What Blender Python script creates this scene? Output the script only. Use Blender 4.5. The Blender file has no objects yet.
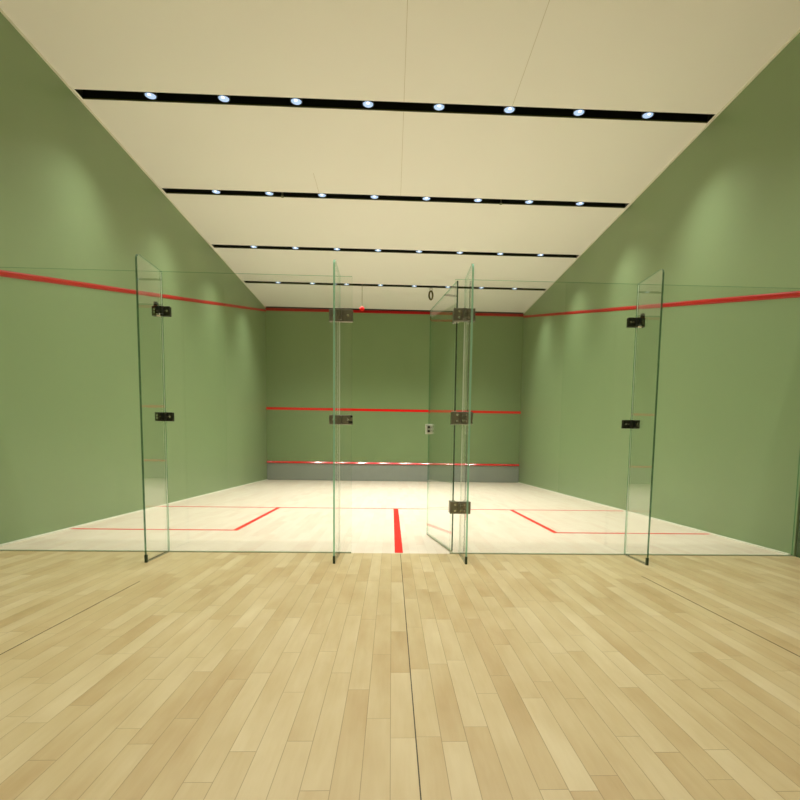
import bpy, bmesh, math, random
from mathutils import Vector, Matrix
random.seed(7)
S = bpy.context.scene
C = S.collection
PI = math.pi

# ------------------------------------------------------------------ render look
S.view_settings.view_transform = 'Standard'
S.view_settings.look = 'None'
S.view_settings.exposure = 0.24
S.view_settings.gamma = 1.0
S.view_settings.use_curve_mapping = False
S.cycles.max_bounces = 14
S.cycles.diffuse_bounces = 7
S.cycles.transparent_max_bounces = 24

# ------------------------------------------------------------------ dimensions (metres)
W = 3.2            # half width of the court
L = 9.75           # front wall
BK = -6.4          # wall behind the viewer
H = 4.24           # ceiling
HG = 2.107         # glass height
GT = 0.012         # glass thickness
SLOTS = [1.51, 3.548, 5.588, 7.634]
SLOTW = 0.155

# ------------------------------------------------------------------ materials
def newmat(name):
    m = bpy.data.materials.new(name); m.use_nodes = True
    nt = m.node_tree; nt.nodes.clear()
    out = nt.nodes.new('ShaderNodeOutputMaterial')
    return m, nt, out

def principled(name, col, rough=0.5, metal=0.0, noise=0.0, nscale=8.0, bump=0.0, bscale=60.0, emit=None, estr=0.0, spec=0.5):
    m, nt, out = newmat(name)
    p = nt.nodes.new('ShaderNodeBsdfPrincipled')
    p.inputs['Roughness'].default_value = rough
    p.inputs['Metallic'].default_value = metal
    p.inputs['Specular IOR Level'].default_value = spec
    tc = nt.nodes.new('ShaderNodeTexCoord')
    n = nt.nodes.new('ShaderNodeTexNoise'); n.inputs['Scale'].default_value = nscale; n.inputs['Detail'].default_value = 4
    nt.links.new(tc.outputs['Object'], n.inputs['Vector'])
    r = nt.nodes.new('ShaderNodeMapRange')
    r.inputs['To Min'].default_value = 1 - noise; r.inputs['To Max'].default_value = 1 + noise
    nt.links.new(n.outputs['Fac'], r.inputs['Value'])
    mul = nt.nodes.new('ShaderNodeVectorMath'); mul.operation = 'SCALE'
    mul.inputs[0].default_value = col[:3]
    nt.links.new(r.outputs['Result'], mul.inputs['Scale'])
    nt.links.new(mul.outputs['Vector'], p.inputs['Base Color'])
    if bump:
        n2 = nt.nodes.new('ShaderNodeTexNoise'); n2.inputs['Scale'].default_value = bscale; n2.inputs['Detail'].default_value = 3
        nt.links.new(tc.outputs['Object'], n2.inputs['Vector'])
        b = nt.nodes.new('ShaderNodeBump'); b.inputs['Strength'].default_value = bump; b.inputs['Distance'].default_value = 0.002
        nt.links.new(n2.outputs['Fac'], b.inputs['Height'])
        nt.links.new(b.outputs['Normal'], p.inputs['Normal'])
    if emit:
        p.inputs['Emission Color'].default_value = (*emit, 1); p.inputs['Emission Strength'].default_value = estr
    nt.links.new(p.outputs[0], out.inputs[0])
    return m

def glass_mat(name, tint, gloss_rough=0.0):
    """clear pane: straight-through tinted transmission plus Fresnel mirror"""
    m, nt, out = newmat(name)
    tr = nt.nodes.new('ShaderNodeBsdfTransparent'); tr.inputs[0].default_value = (*tint, 1)
    gl = nt.nodes.new('ShaderNodeBsdfGlossy'); gl.inputs['Roughness'].default_value = gloss_rough
    gl.inputs['Color'].default_value = (1, 1, 1, 1)
    geo = nt.nodes.new('ShaderNodeNewGeometry')
    ior = nt.nodes.new('ShaderNodeMapRange')      # keep the outside index on the back faces as well
    ior.inputs['To Min'].default_value = 1.5; ior.inputs['To Max'].default_value = 1 / 1.5
    nt.links.new(geo.outputs['Backfacing'], ior.inputs['Value'])
    fr = nt.nodes.new('ShaderNodeFresnel')
    nt.links.new(ior.outputs['Result'], fr.inputs['IOR'])
    mx = nt.nodes.new('ShaderNodeMixShader')
    nt.links.new(fr.outputs[0], mx.inputs[0]); nt.links.new(tr.outputs[0], mx.inputs[1]); nt.links.new(gl.outputs[0], mx.inputs[2])
    nt.links.new(mx.outputs[0], out.inputs[0])
    return m

def edge_mat(name, col, through, rough=0.15):
    m, nt, out = newmat(name)
    p = nt.nodes.new('ShaderNodeBsdfPrincipled'); p.inputs['Base Color'].default_value = (*col, 1)
    p.inputs['Roughness'].default_value = rough
    tr = nt.nodes.new('ShaderNodeBsdfTransparent'); tr.inputs[0].default_value = (0.45, 0.75, 0.6, 1)
    mx = nt.nodes.new('ShaderNodeMixShader'); mx.inputs[0].default_value = through
    nt.links.new(p.outputs[0], mx.inputs[1]); nt.links.new(tr.outputs[0], mx.inputs[2])
    nt.links.new(mx.outputs[0], out.inputs[0])
    return m

def plank_mat(name, dark, mid, light, rough, seam, pw=0.0727, pl=0.62, xoff=0.012, var=1.0, rednoise=0.0):
    """maple strip floor: boards along Y, every board its own tone, fine grain, dark hairline joints"""
    m, nt, out = newmat(name)
    N = nt.nodes.new; K = nt.links.new
    def math_(op, a, b=None, c=None):
        n = N('ShaderNodeMath'); n.operation = op
        for i, v in enumerate((a, b, c)):
            if v is None: continue
            if isinstance(v, (int, float)): n.inputs[i].default_value = v
            else: K(v, n.inputs[i])
        return n.outputs[0]
    tc = N('ShaderNodeTexCoord'); sp = N('ShaderNodeSeparateXYZ'); K(tc.outputs['Object'], sp.inputs[0])
    u = math_('DIVIDE', math_('ADD', sp.outputs['X'], -xoff + 100 * pw), pw)
    row = math_('FLOOR', u); fu = math_('SUBTRACT', u, row)
    wn = N('ShaderNodeTexWhiteNoise'); wn.noise_dimensions = '1D'; K(row, wn.inputs['W'])
    wn2 = N('ShaderNodeTexWhiteNoise'); wn2.noise_dimensions = '1D'; K(math_('ADD', row, 61.7), wn2.inputs['W'])
    ln = math_('MULTIPLY_ADD', wn2.outputs['Value'], 0.34, pl - 0.17)
    v = math_('DIVIDE', math_('ADD', math_('MULTIPLY_ADD', wn.outputs['Value'], 3.0, 40.0), sp.outputs['Y']), ln)
    seg = math_('FLOOR', v); fv = math_('SUBTRACT', v, seg)
    cmb = N('ShaderNodeCombineXYZ'); K(row, cmb.inputs[0]); K(seg, cmb.inputs[1])
    bw = N('ShaderNodeTexWhiteNoise'); bw.noise_dimensions = '3D'; K(cmb.outputs[0], bw.inputs['Vector'])
    # long grain
    cg = N('ShaderNodeCombineXYZ')
    K(math_('MULTIPLY', sp.outputs['X'], 60), cg.inputs[0]); K(math_('MULTIPLY', sp.outputs['Y'], 5.0), cg.inputs[1])
    K(math_('MULTIPLY', bw.outputs['Value'], 90), cg.inputs[2])
    gn = N('ShaderNodeTexNoise'); gn.inputs['Scale'].default_value = 1.0; gn.inputs['Detail'].default_value = 5; gn.inputs['Roughness'].default_value = .6
    K(cg.outputs[0], gn.inputs['Vector'])
    cl = N('ShaderNodeCombineXYZ')
    K(math_('MULTIPLY', sp.outputs['X'], 7), cl.inputs[0]); K(math_('MULTIPLY', sp.outputs['Y'], 2.2), cl.inputs[1])
    K(math_('MULTIPLY', bw.outputs['Value'], 40), cl.inputs[2])
    cn = N('ShaderNodeTexNoise'); cn.inputs['Scale'].default_value = 1.0; cn.inputs['Detail'].default_value = 3
    K(cl.outputs[0], cn.inputs['Vector'])
    f = math_('MULTIPLY_ADD', math_('SUBTRACT', bw.outputs['Value'], .5), 0.54 * var, 0.52)
    f = math_('ADD', f, math_('MULTIPLY', math_('SUBTRACT', gn.outputs['Fac'], .5), 0.5 * var))
    f = math_('ADD', f, math_('MULTIPLY', math_('SUBTRACT', cn.outputs['Fac'], .5), 1.3 * var))
    rp = N('ShaderNodeValToRGB'); e = rp.color_ramp.elements
    e[0].position = 0.0; e[0].color = (*dark, 1); e[1].position = 1.0; e[1].color = (*light, 1)
    em = e.new(0.5); em.color = (*mid, 1)
    ew = e.new(0.27); ew.color = ((dark[0] + mid[0]) * .515, (dark[1] + mid[1]) * .49, (dark[2] + mid[2]) * .49, 1)
    K(f, rp.inputs[0])
    # joints
    jx = math_('GREATER_THAN', math_('ABSOLUTE', math_('SUBTRACT', fu, .5)), 0.5 - 0.0011 / pw)
    jy = math_('GREATER_THAN', math_('ABSOLUTE', math_('SUBTRACT', fv, .5)), 0.5 - 0.0012 / pl)
    j = math_('MAXIMUM', jx, jy)
    mx = N('ShaderNodeMix'); mx.data_type = 'RGBA'
    K(math_('MULTIPLY', j, seam), mx.inputs[0]); K(rp.outputs[0], mx.inputs[6]); mx.inputs[7].default_value = (dark[0] * .35, dark[1] * .3, dark[2] * .25, 1)
    p = N('ShaderNodeBsdfPrincipled'); K(mx.outputs[2], p.inputs['Base Color']); p.inputs['Specular IOR Level'].default_value = .75
    K(math_('MULTIPLY_ADD', gn.outputs['Fac'], .12, rough - .06), p.inputs['Roughness'])
    b = N('ShaderNodeBump'); b.inputs['Strength'].default_value = .25; b.inputs['Distance'].default_value = .0006
    K(math_('SUBTRACT', gn.outputs['Fac'], math_('MULTIPLY', j, 1.5)), b.inputs['Height']); K(b.outputs[0], p.inputs['Normal'])
    K(p.outputs[0], out.inputs[0])
    return m

M = {}
M['green'] = principled('green_wall_paint', (0.232, 0.326, 0.160), rough=0.42, noise=0.04, nscale=1.2, bump=0.12, bscale=90)
M['front'] = principled('front_wall_paint', (0.200, 0.290, 0.128), rough=0.45, noise=0.05, nscale=1.5, bump=0.12, bscale=90)
M['dark_green'] = principled('dark_green_hall_wall', (0.060, 0.110, 0.040), rough=0.5, noise=0.05, nscale=2)
M['ceiling'] = principled('ceiling_paint', (0.90, 0.885, 0.83), rough=0.9, noise=0.015, nscale=0.9)
M['plain'] = principled('rear_wall_paint', (0.70, 0.66, 0.54), rough=0.9, noise=0.02)
M['trim_pale'] = principled('pale_edge_bead', (0.78, 0.78, 0.66), rough=0.5)
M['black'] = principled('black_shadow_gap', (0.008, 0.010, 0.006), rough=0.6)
M['channel'] = principled('black_channel_metal', (0.012, 0.014, 0.008), rough=0.35, noise=.1)
M['lip'] = principled('olive_channel_lip', (0.10, 0.11, 0.05), rough=0.3, metal=.3)
M['red'] = principled('red_court_paint', (0.80, 0.004, 0.003), rough=0.45, noise=.05, spec=.2)
M['red_wall'] = principled('red_wall_strip', (0.43, 0.003, 0.003), rough=0.45, noise=.05, spec=.3)
M['red_floor'] = principled('red_floor_line', (0.66, 0.012, 0.005), spec=.2, rough=0.5, noise=.06, nscale=20)
M['tin'] = principled('grey_tin_paint', (0.27, 0.30, 0.26), rough=0.45, noise=.06)
M['tin_red'] = principled('red_tin_strip', (0.70, 0.006, 0.006), rough=0.13, noise=.05)
M['steel'] = principled('brushed_fitting_steel', (0.27, 0.26, 0.21), rough=0.3, metal=1, noise=.25, nscale=60)
M['steel_dark'] = principled('dark_fitting_steel', (0.045, 0.05, 0.032), rough=0.3, metal=.7, noise=.3, nscale=50)
M['screw'] = principled('bright_screw_steel', (0.75, 0.75, 0.66), rough=0.2, metal=1)
M['bright'] = principled('bright_polished_steel', (0.82, 0.82, 0.74), rough=0.12, metal=1)
M['satin'] = principled('pale_satin_aluminium', (0.62, 0.66, 0.54), rough=0.35, metal=.3)
M['seal'] = principled('milky_silicone_seal', (0.90, 0.92, 0.84), rough=0.4)
M['base'] = principled('dark_glass_base_channel', (0.42, 0.42, 0.30), rough=0.35)
M['foot'] = principled('dark_green_edge_reflection', (0.02, 0.05, 0.02), rough=0.3)  # dark reflection tone for the lower ends of the fin edges
M['bronze'] = principled('dark_bronze', (0.14, 0.12, 0.05), rough=0.3, metal=.9)
M['ball'] = principled('red_rubber', (0.75, 0.006, 0.004), rough=0.5, spec=.2)
M['cord'] = principled('thin_grey_cord', (0.35, 0.32, 0.24), rough=0.7)
M['lens'] = principled('downlight_reflector', (0.35, 0.45, 0.60), rough=0.4, emit=(0.42, 0.62, 0.95), estr=0.62)
M['bulb'] = principled('downlight_bulb', (1, 1, 1), rough=0.3, emit=(0.95, 0.98, 1.0), estr=1.4)
M['joint'] = principled('dark_floor_joint', (0.07, 0.055, 0.025), rough=0.6)
M['seam'] = principled('ceiling_board_joint', (0.60, 0.56, 0.44), rough=0.9)
M['glass'] = glass_mat('clear_green_tinted_glass', (0.982, 0.992, 0.984))
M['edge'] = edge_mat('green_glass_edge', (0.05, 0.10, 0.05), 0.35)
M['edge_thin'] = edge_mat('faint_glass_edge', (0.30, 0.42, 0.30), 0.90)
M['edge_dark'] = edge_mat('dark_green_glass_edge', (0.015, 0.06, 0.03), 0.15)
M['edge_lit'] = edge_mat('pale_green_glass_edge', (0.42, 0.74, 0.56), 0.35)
M['court'] = plank_mat('brightly_lit_maple_boards', (0.60, 0.51, 0.39), (0.68, 0.60, 0.475), (0.75, 0.68, 0.56), 0.42, 0.12, var=.6)  # same maple as the hall, lightened to paint in the stronger court light
M['hall'] = plank_mat('varnished_maple_boards', (0.39, 0.285, 0.120), (0.54, 0.425, 0.220), (0.67, 0.570, 0.345), 0.33, 0.5, var=.66)

# ------------------------------------------------------------------ helpers
def finish(name, bm, mats, parent=None, bevel=0.0, smooth=False):
    me = bpy.data.meshes.new(name); bmesh.ops.recalc_face_normals(bm, faces=bm.faces); bm.to_mesh(me); bm.free()
    for m in (mats if isinstance(mats, (list, tuple)) else [mats]): me.materials.append(m)
    o = bpy.data.objects.new(name, me); C.objects.link(o)
    if parent: o.parent = parent
    if smooth:
        for f in me.polygons: f.use_smooth = True
    if bevel:
        b = o.modifiers.new('bevel', 'BEVEL'); b.width = bevel; b.segments = 2; b.limit_method = 'ANGLE'
    return o

def box(bm, x0, x1, y0, y1, z0, z1, mi=0):
    vs = [bm.verts.new((x, y, z)) for x in (x0, x1) for y in (y0, y1) for z in (z0, z1)]
    for q in ((0, 1, 3, 2), (4, 6, 7, 5), (0, 4, 5, 1), (2, 3, 7, 6), (0, 2, 6, 4), (1, 5, 7, 3)):
        f = bm.faces.new([vs[i] for i in q]); f.material_index = mi

def cyl(bm, c, r, h, axis='Z', seg=20, r2=None, mi=0):
    rot = {'Z': Matrix(), 'X': Matrix.Rotation(PI / 2, 4, 'Y'), 'Y': Matrix.Rotation(-PI / 2, 4, 'X')}[axis]
    res = bmesh.ops.create_cone(bm, cap_ends=True, segments=seg, radius1=r, radius2=r if r2 is None else r2, depth=h, matrix=Matrix.Translation(c) @ rot)
    for v in res['verts']:
        for f in v.link_faces: f.material_index = mi

def ball(bm, c, r, sc=(1, 1, 1), seg=20):
    bmesh.ops.create_uvsphere(bm, u_segments=seg, v_segments=seg // 2, radius=r, matrix=Matrix.Translation(c) @ Matrix.Diagonal((*sc, 1)))

def lathe(bm, pts, c=(0, 0, 0), seg=28, mi=0):
    rings = [[bm.verts.new((c[0] + r * math.cos(2 * PI * k / seg), c[1] + r * math.sin(2 * PI * k / seg), c[2] + z)) for k in range(seg)] for r, z in pts]
    for a, b in zip(rings, rings[1:]):
        for k in range(seg):
            f = bm.faces.new((a[k], a[(k + 1) % seg], b[(k + 1) % seg], b[k])); f.material_index = mi

def torus(bm, c, R, r, sx=1, sz=1, seg=32, ms=10, ang=0):
    g = []
    for i in range(seg):
        a = 2 * PI * i / seg; row = []
        for j in range(ms):
            b = 2 * PI * j / ms
            p = Vector((math.cos(a) * R * sx, 0, math.sin(a) * R * sz)) + Vector((math.cos(a) * math.cos(b) * r, math.sin(b) * r, math.sin(a) * math.cos(b) * r))
            p.rotate(Matrix.Rotation(ang, 3, 'Z')); row.append(bm.verts.new(p + Vector(c)))
        g.append(row)
    for i in range(seg):
        for j in range(ms):
            bm.faces.new((g[i][j], g[(i + 1) % seg][j], g[(i + 1) % seg][(j + 1) % ms], g[i][(j + 1) % ms]))

def tag(o, label, cat, group=None):
    o['label'] = label; o['category'] = cat
    if group: o['group'] = group
    return o

def empty(name, loc, label, cat, group=None, rz=0):
    o = bpy.data.objects.new(name, None); o.empty_display_size = .1; C.objects.link(o)
    o.location = loc; o.rotation_euler = (0, 0, rz)
    return tag(o, label, cat, group)

def struct(name, bm, mats, bevel=0.0):
    o = finish(name, bm, mats, bevel=bevel); o['kind'] = 'structure'; return o

def B(*a):
    bm = bmesh.new(); box(bm, *a); return bm

# ------------------------------------------------------------------ the room
T = 0.2
floor_court = struct('floor', B(-W - T, W + T, 0, L + T, -0.15, 0), M['court'])
floor_court['label'] = 'maple court floor behind the glass, painted brightly lit'
floor_hall = struct('floor', B(-W - T, W + T, BK - T, 0, -0.15, 0), M['hall'])
floor_hall['label'] = 'golden maple board floor in front of the glass'

wl = struct('wall_left', B(-W - T, -W, BK, L, 0, H + .3), M['green'])
wr = struct('wall_right', B(W, W + T, -0.02, L, 0, H + .3), M['green'])
wf = struct('wall_front', B(-W - T, W + T, L, L + T, 0, H + .3), M['front'])
struct('wall_back', B(-W - T, W + T, BK - T, BK, 0, H + .3), M['plain'])
struct('wall_right', B(W + .006, W + T, BK, -0.035, 0, H + .3), M['dark_green'])  # hall stretch of the right wall, one even darker green
struct('trim_1', B(W + .02, W + T, -.035, -.02, 0, H + .3), M['black'])

# ceiling boards with open slots for the light channels
bm = bmesh.new()
prev = BK
for y in SLOTS:
    box(bm, -W, W, prev, y, H, H + .3); prev = y + SLOTW
    box(bm, -W, -W + .03, y, y + SLOTW, H, H + .3); box(bm, W - .022, W, y, y + SLOTW, H, H + .3)
    box(bm, -W, W, y, y + SLOTW, H + .16, H + .3)
box(bm, -W, W, prev, L - .05, H, H + .3)
ceil = struct('ceiling', bm, M['ceiling'])
# hairline joints between the ceiling boards
for x, y0, y1 in ((0.02, BK, 1.5), (1.10, -1.0, 1.5), (0.02, 1.67, 3.54), (-1.08, 3.0, 3.54)):
    o = finish('board_joint', B(x - .002, x + .002, y0, y1, H - .0006, H + .002), M['seam'], ceil)

# black strip painting the shadow over the front wall, pale beads where walls meet ceiling and floor
struct('trim_shadow', B(-W + .03, W - .03, L - .05, L, H - .02, H + .1), M['black'])
struct('trim_3', B(-W, -W + .014, BK, L, H - .016, H), M['trim_pale'])
struct('trim_4', B(W - .014, W, -.02, L, H - .016, H), M['trim_pale'])
struct('baseboard_left', B(-W, -W + .018, .02, L, 0, .014), M['trim_pale'])
struct('baseboard_right', B(W - .018, W, .02, L, 0, .014), M['trim_pale'])

# expansion joints of the hall floor (sunk hairlines)
for x, wd in ((0.012, .0018), (1.612, .0022), (-1.587, .0022)):
    y1 = -.03 if x < .1 and x > 0 else (-.75 if x > 0 else -.95)
    finish('expansion_joint', B(x - wd, x + wd, BK, y1, -.002, .0006), M['joint'], floor_hall)

# ---------------- court lines painted on the floor
lw = .05
LZ = (0, .0012)
def fline(x0, x1, y0, y1, label):
    o = finish('court_line', B(x0, x1, y0, y1, *LZ), M['red_floor'], floor_court); o['label'] = label
SY, BY = 3.24, 1.135
fline(-W + .02, W - .02, SY, SY + lw, 'red short line across the court')
fline(-.0325, .0325, .02, SY, 'red half court line')
fline(-1.625, -1.575, BY, SY, 'red inner edge of left service box')
fline(1.575, 1.625, BY, SY, 'red inner edge of right service box')
fline(-W + .02, -1.625, BY, BY + lw, 'red back edge of left service box')
fline(1.625, W - .02, BY, BY + lw, 'red back edge of right service box')

# ---------------- raised red lines on the walls
def bar_yz(x0, x1, pa, pb, t):
    bm = bmesh.new()
    (ya, za), (yb, zb) = pa, pb
    vs = [bm.verts.new(v) for v in ((x0, ya, za), (x0, yb, zb), (x0, yb, zb + t), (x0, ya, za + t), (x1, ya, za + t * .25), (x1, yb, zb + t * .25), (x1, yb, zb + t * .75), (x1, ya, za + t * .75))]
    for q in ((0, 1, 2, 3), (7, 6, 5, 4), (0, 4, 5, 1), (3, 2, 6, 7), (0, 3, 7, 4), (1, 5, 6, 2)): bm.faces.new([vs[i] for i in q])
    return bm
o = finish('out_line', bar_yz(-W, -W + .012, (.0, 2.068), (L, 4.128), .052), M['red_wall'], wl); o['label'] = 'sloping red out line on the left wall'
o = finish('out_line', bar_yz(W, W - .012, (.0, 2.050), (L, 4.128), .052), M['red_wall'], wr); o['label'] = 'sloping red out line on the right wall'
o = finish('out_line', B(-W + .012, W - .012, L - .012, L, 4.15, 4.215), M['red_wall'], wf, bevel=.004); o['label'] = 'red out line just under the ceiling'
o = finish('service_line', B(-W, W, L - .004, L, 1.752, 1.812), M['red'], wf); o['label'] = 'red service line across the front wall'
tin = empty('tin_board', (0, L, 0), 'low grey tin board with red top strip along the foot of the front wall', 'tin')
finish('board', B(-W + .005, W - .005, -.025, 0, 0.005, .425), M['tin'], tin)
bm = bmesh.new()
pr = [(-.002, .425), (-.045, .425), (-.045, .44), (-.028, .468), (-.002, .474)]
for i in range(len(pr)):
    pass
va = [bm.verts.new((-W + .005, y, z)) for y, z in pr]; vb = [bm.verts.new((W - .005, y, z)) for y, z in pr]
bm.faces.new(va); bm.faces.new(vb[::-1])
for i in range(5): bm.faces.new((va[i], va[(i + 1) % 5], vb[(i + 1) % 5], vb[i]))
finish('top_strip', bm, M['tin_red'], tin)

# ------------------------------------------------------------------ light channels and downlights
ordn = ['first', 'second', 'third', 'fourth', 'fifth', 'sixth', 'seventh', 'eighth']
rown = ['nearest', 'second nearest', 'third nearest', 'farthest']
RISE = .002
def downlight(loc, label, group):
    t = empty('downlight', loc, label, 'light', group)
    bm = bmesh.new()
    lathe(bm, [(.0, .12), (.058, .12), (.060, .02), (.062, .002), (.057, -.002), (.053, .006), (.052, .03), (.0, .03)])
    finish('housing', bm, M['channel'], t, smooth=False)
    bm = bmesh.new()
    lathe(bm, [(.0, -.006), (.018, -.008), (.036, -.006), (.050, .000), (.0515, .006), (.030, .026), (.0, .028)])
    finish('lens', bm, M['lens'], t, smooth=True)
    bm = bmesh.new()
    ball(bm, (0, -.030, -.003), .015, (1.2, 1, .5), 14)
    finish('bulb', bm, M['bulb'], t, smooth=True)
    return t
def dup(root, loc, label, group):
    r = root.copy(); C.objects.link(r); r.location = loc; r['label'] = label; r['group'] = group
    for ch in list(root.children):
        c = ch.copy(); C.objects.link(c); c.parent = r
    return r
proto = None
def spot(x, y, energy):
    ld = bpy.data.lights.new('spot', 'SPOT'); ld.energy = energy; ld.color = (1.0, 0.970, 0.915)
    ld.spot_size = math.radians(SPOTSZ); ld.spot_blend = 1.0; ld.shadow_soft_size = .05
    lo = bpy.data.objects.new('spot', ld); lo.location = (x, y, H - .03); C.objects.link(lo)
SPOTSZ = 112
E_COURT, E_HALL = 87, 35
for k, y in enumerate(SLOTS):
    ch = empty('light_channel', (0, y, H), '%s black recessed light channel running across the cream ceiling' % rown[k], 'light channel', 'recessed light channels')
    bm = bmesh.new(); x0, x1 = -W + .03, W - .022; w = SLOTW; z1 = .15
    box(bm, x0, x1, 0, .006, .001, z1); box(bm, x0, x1, w - .006, w, .012, z1); box(bm, x0, x1, .006, w - .006, z1 - .006, z1)
    box(bm, x0, x0 + .004, .006, w - .006, .002, z1 - .006); box(bm, x1 - .004, x1, .006, w - .006, .002, z1 - .006)
    finish('liner', bm, M['channel'], ch)
    finish('lip', B(x0, x1, w - .010, w, .0, .012), M['lip'], ch)
    for i in range(8):
        x = .018 + .711 * (i - 3.5); loc = (x, y + .062, H)
        lab = '%s downlight from the left in the %s ceiling channel' % (ordn[i], rown[k])
        g = 'downlights in the ceiling channels'
        if proto is None: proto = downlight(loc, lab, g)
        else: dup(proto, loc, lab, g)
        spot(x, y + .062, E_COURT)
for y, k in ((-.54, 1.5), (-2.58, .92), (-4.62, .85)):
    for i in range(8): spot(.018 + .711 * (i - 3.5), y, E_HALL * k)

# small sprinkler heads in the second channel
def sprinkler(x, y, lab):
    t = empty('sprinkler_head', (x, y, H), lab, 'sprinkler', 'sprinkler heads in the second channel')
    bm = bmesh.new(); cyl(bm, (0, 0, .06), .012, .17); cyl(bm, (0, 0, -.02), .018, .006); finish('body', bm, M['steel'], t)
    bm = bmesh.new(); cyl(bm, (0, 0, -.034), .022, .003, seg=16); cyl(bm, (0, 0, -.028), .004, .014); finish('deflector', bm, M['screw'], t)
sprinkler(-1.586, SLOTS[1] + .07, 'small sprinkler head left of centre in the second nearest ceiling channel')
sprinkler(1.406, SLOTS[1] + .07, 'small sprinkler head right of centre in the second nearest ceiling channel')

# red ball on a cord and a bronze ring, both hanging from the farthest channel
t = empty('hanging_ball', (-.722, SLOTS[3] + .08, 3.755), 'small red ball hanging on a thin cord from the farthest light channel', 'ball')
bm = bmesh.new(); ball(bm, (0, 0, 0), .052, (1, 1, .85)); finish('ball', bm, M['ball'], t, smooth=True)
bm = bmesh.new(); cyl(bm, (0, 0, .305), .005, .53, seg=8); finish('cord', bm, M['cord'], t)
t = empty('hanging_ring', (.73, SLOTS[3] + .08, 4.065), 'oval bronze ring hanging from the farthest light channel', 'ring')
bm = bmesh.new(); torus(bm, (0.0, 0, 0),   .050, .020, sx=.8, sz=1.7, ang=.3); finish('ring', bm, M['bronze'], t, smooth=True)
bm = bmesh.new(); torus(bm, (0, 0, .115), .03, .005, sx=.8, sz=1.5); cyl(bm, (0, 0, .205), .004, .08, seg=8); finish('hook', bm, M['bronze'], t, smooth=True)

# ------------------------------------------------------------------ glass
def prism(bm, pts, axis, a, b, mi_face=0, mi_edge=1):
    """outline pts (p, z) extruded along axis 'X' or 'Y' from a to b; big faces glass, rim edge"""
    def P(p, z, q): return (q, p, z) if axis == 'X' else (p, q, z)
    va = [bm.verts.new(P(p, z, a)) for p, z in pts]; vb = [bm.verts.new(P(p, z, b)) for p, z in pts]
    f = bm.faces.new(va); f.material_index = mi_face; f = bm.faces.new(vb[::-1]); f.material_index = mi_face
    n = len(pts)
    for i in range(n):
        f = bm.faces.new((va[i], va[(i + 1) % n], vb[(i + 1) % n], vb[i])); f.material_index = mi_edge

def glass_panel(x0, x1, label, base=True):
    t = empty('glass_screen', ((x0 + x1) / 2, 0, 0), label, 'glass panel', 'fixed glass panels of the court back wall')
    h = (x1 - x0) / 2
    bm = bmesh.new(); prism(bm, [(-h, .008), (h, .008), (h, HG), (-h, HG)], 'Y', -GT / 2, GT / 2)
    finish('pane', bm, [M['glass'], M['edge_thin']], t)
    o = finish('base_channel', B(-h, h, -.011, .011, 0, .007), M['base'], t)
    return t
GF = 0.014
XF = [-1.787, -.469, .480, 1.812]
glass_panel(-W + .004, XF[0] - .002, 'wide glass panel between the left wall and the leftmost glass fin')
glass_panel(XF[0] + .002, -.376, 'glass panel just left of the open doorway')
glass_panel(.402, XF[3] - .002, 'glass panel just right of the open glass door')
glass_panel(XF[3] + .002, W - .004, 'wide glass panel between the rightmost glass fin and the right wall')

def plate(bm, x0, x1, z0, z1, y0, y1): box(bm, x0, x1, y0, y1, z0, z1)

def patch(parent, x0, x1, z0, z1, mat, kind, screws, side):
    """patch fitting clamped on the glass wall at a fin: front and back plates, angle along the fin, screws"""
    bm = bmesh.new()
    plate(bm, x0, x1, z0, z1, -.020, -.0065); plate(bm, x0, x1, z0, z1, .0065, .016)
    # angle blocks on both faces of the fin
    box(bm, GF / 2 + .0005, GF / 2 + .012, -.062, -.020, z0 + .008, z1 - .008); box(bm, -GF / 2 - .012, -GF / 2 - .0005, -.062, -.020, z0 + .008, z1 - .008)
    o = finish('patch_fitting', bm, mat, parent, bevel=.002)
    for sx, sz in screws:
        bm = bmesh.new(); cyl(bm, (x0 + (x1 - x0) * sx, -.0225, z0 + (z1 - z0) * sz), .008, .006, 'Y', 14, r2=.0065)
        finish('screw', bm, M['screw'], o)
    return o

def fin(x, depth, label, lean, edge, dark_ends=True):
    t = empty('glass_fin', (x, 0, 0), label, 'glass fin', 'glass fins standing at right angles to the glass wall')
    r = .045; y0 = -depth; y1 = -.0075
    pts = [(y1, .010), (y0, .010)]
    for k in range(7):
        a = PI + (-PI / 2) * k / 6
        pts.append((y0 + r + r * math.cos(a), HG - r + r * math.sin(a)))
    pts.append((y1, HG))
    bm = bmesh.new(); prism(bm, pts, 'X', -GF / 2, GF / 2)
    bm.faces.ensure_lookup_table()
    for i in (2 + len(pts) - 1, 2 + len(pts) - 2): bm.faces[i].material_index = 2
    finish('pane', bm, [M['glass'], edge, M['edge_thin']], t)
    finish('base_seal', B(-.007, .007, y0 + .02, y1, 0, .010), M['base'], t)
    finish('edge_reflection', B(-.0085, .0085, y0 - .003, y0 + .014, 0, .055), M['foot'], t)  # added block painting the dark reflection low on the fin's front edge
    return t

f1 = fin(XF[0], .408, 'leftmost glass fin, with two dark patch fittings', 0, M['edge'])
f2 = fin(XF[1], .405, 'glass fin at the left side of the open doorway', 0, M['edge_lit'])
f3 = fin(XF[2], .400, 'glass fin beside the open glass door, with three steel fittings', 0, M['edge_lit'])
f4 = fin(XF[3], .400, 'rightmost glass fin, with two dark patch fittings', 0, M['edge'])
for f, off in ((f2, 0.0), (f3, -0.0)):
    finish('joint_seal', B(-.005, .005, -.014, -.0062, .012, 1.79), M['seal'], f)
for f in (f1, f4):
    finish('joint_seal', B(-.002, .002, -.009, -.0062, .012, 2.10), M['seal'], f)

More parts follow.
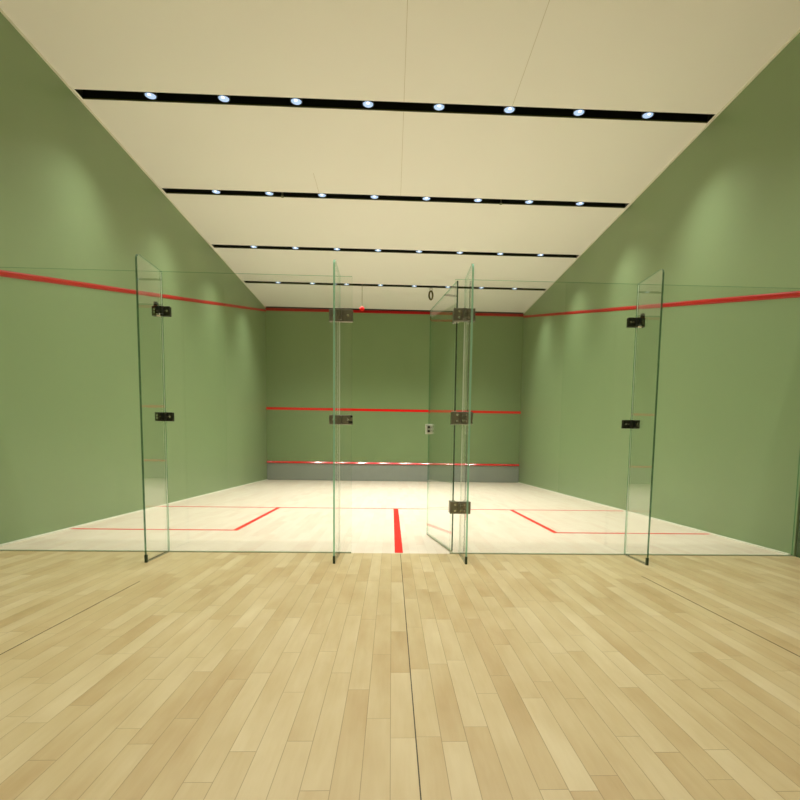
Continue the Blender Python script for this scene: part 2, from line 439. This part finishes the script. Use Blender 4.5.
s3 = [(.14, .35), (.14, .65), (.55, .5), (.68, .5), (.85, .5)]
s3m = [(1 - a, b) for a, b in s3]
for f, s, sc in ((f1, 1, s3), (f4, -1, s3m)):
    for z0, z1, top in ((1.783, 1.853, True), (1.007, 1.073, False)):
        o = patch(f, -.070, .062, z0, z1, M['steel_dark'], 'outer', sc, s)
        if top:
            finish('stop', B(-s * .032 - .014, -s * .032 + .014, -.045, -.020, z1 - .02, z1 + .026), M['steel_dark'], o, bevel=.002)
            bm = bmesh.new(); cyl(bm, (-s * .012, -.035, z0 + .004), .013, .03, 'X', 12); finish('knob', bm, M['bright'], o)
sc = [(.18, .5), (.34, .5), (.50, .5), (.80, .5)]
for z0, z1 in ((1.772, 1.862), (1.003, 1.076)):
    patch(f2, -.078, .100, z0, z1, M['steel'], 'inner', sc, 1)
o = finish('strike_keep', B(.070, .102, -.026, -.020, 1.012, 1.030), M['black'], f2)
finish('strike_keep', B(.086, .102, -.026, -.020, 1.056, 1.072), M['black'], f2)
sc = [(.25, .25), (.25, .75), (.52, .3), (.52, .7), (.72, .5)]
for z0, z1 in ((1.798, 1.892), (1.018, 1.116), (.321, .418)):
    patch(f3, -.085, .078, z0, z1, M['steel'], 'inner', sc, 1)

# the open door: hinged beside the third fin, swung into the court
hx, hy = .425, .030
fx, fy = .283, .948
ang = math.atan2(fy - hy, fx - hx); DL = math.hypot(fy - hy, fx - hx)
door = empty('glass_door', (hx, hy, 0), 'clear glass door standing open into the court beside the doorway', 'door', rz=ang)
bm = bmesh.new(); prism(bm, [(.004, .018), (DL, .018), (DL, HG), (.004, HG)], 'Y', -GT / 2, GT / 2)
bm.faces.ensure_lookup_table(); bm.faces[5].material_index = 2
finish('pane', bm, [M['glass'], M['edge_thin'], M['edge_dark']], door)
finish('bottom_seal', B(.01, DL - .003, -.0065, .0065, .008, .018), M['base'], door)
for z0, z1 in ((1.798, 1.892), (1.018, 1.116), (.321, .418)):
    bm = bmesh.new(); box(bm, -.006, .072, .0065, .018, z0, z1); box(bm, -.006, .072, -.018, -.0065, z0, z1)
    hg = finish('hinge', bm, M['steel'], door, bevel=.002)
    bm = bmesh.new(); cyl(bm, (.0, 0.0, (z0 + z1) / 2), .012, z1 - z0 + .01, 'Z', 16); finish('hinge_barrel', bm, M['bright'], hg)
lk = finish('lock', B(DL - .042, DL + .003, -.034, .034, .967, 1.058), M['satin'], door, bevel=.003)
for z in (.992, 1.030):
    bm = bmesh.new(); cyl(bm, (DL - .050, .012, z), .011, .018, 'X', 16); finish('turn_knob', bm, M['steel_dark'], lk)

# ------------------------------------------------------------------ world: faint neutral fill of an enclosed building
wd = bpy.data.worlds.new('world'); S.world = wd; wd.use_nodes = True
wd.node_tree.nodes['Background'].inputs[0].default_value = (.5, .5, .5, 1)
wd.node_tree.nodes['Background'].inputs[1].default_value = .1

# ------------------------------------------------------------------ camera
cam = bpy.data.cameras.new('camera'); co = bpy.data.objects.new('camera', cam); C.objects.link(co)
px, py, pz, yaw, pit, roll, fpx, cx, cy = (-0.06566677, -4.30527891, 0.82392293, 0.04003990, -0.09568545, 0.01426077, 551.68875, 413.14174, 501.88029)
f = Vector((math.sin(yaw) * math.cos(pit), math.cos(yaw) * math.cos(pit), math.sin(pit)))
rt = Vector((math.cos(yaw), -math.sin(yaw), 0)); up = rt.cross(f)
c, s = math.cos(roll), math.sin(roll)
R_, U_ = rt * c + up * s, up * c - rt * s
co.matrix_world = Matrix(((R_.x, U_.x, -f.x, px), (R_.y, U_.y, -f.y, py), (R_.z, U_.z, -f.z, pz), (0, 0, 0, 1)))
cam.sensor_fit = 'HORIZONTAL'; cam.sensor_width = 36; cam.lens = fpx / 800 * 36
cam.shift_x = -(cx - 400) / 800; cam.shift_y = (cy - 400) / 800
cam.clip_start = .05; cam.clip_end = 100
S.camera = co
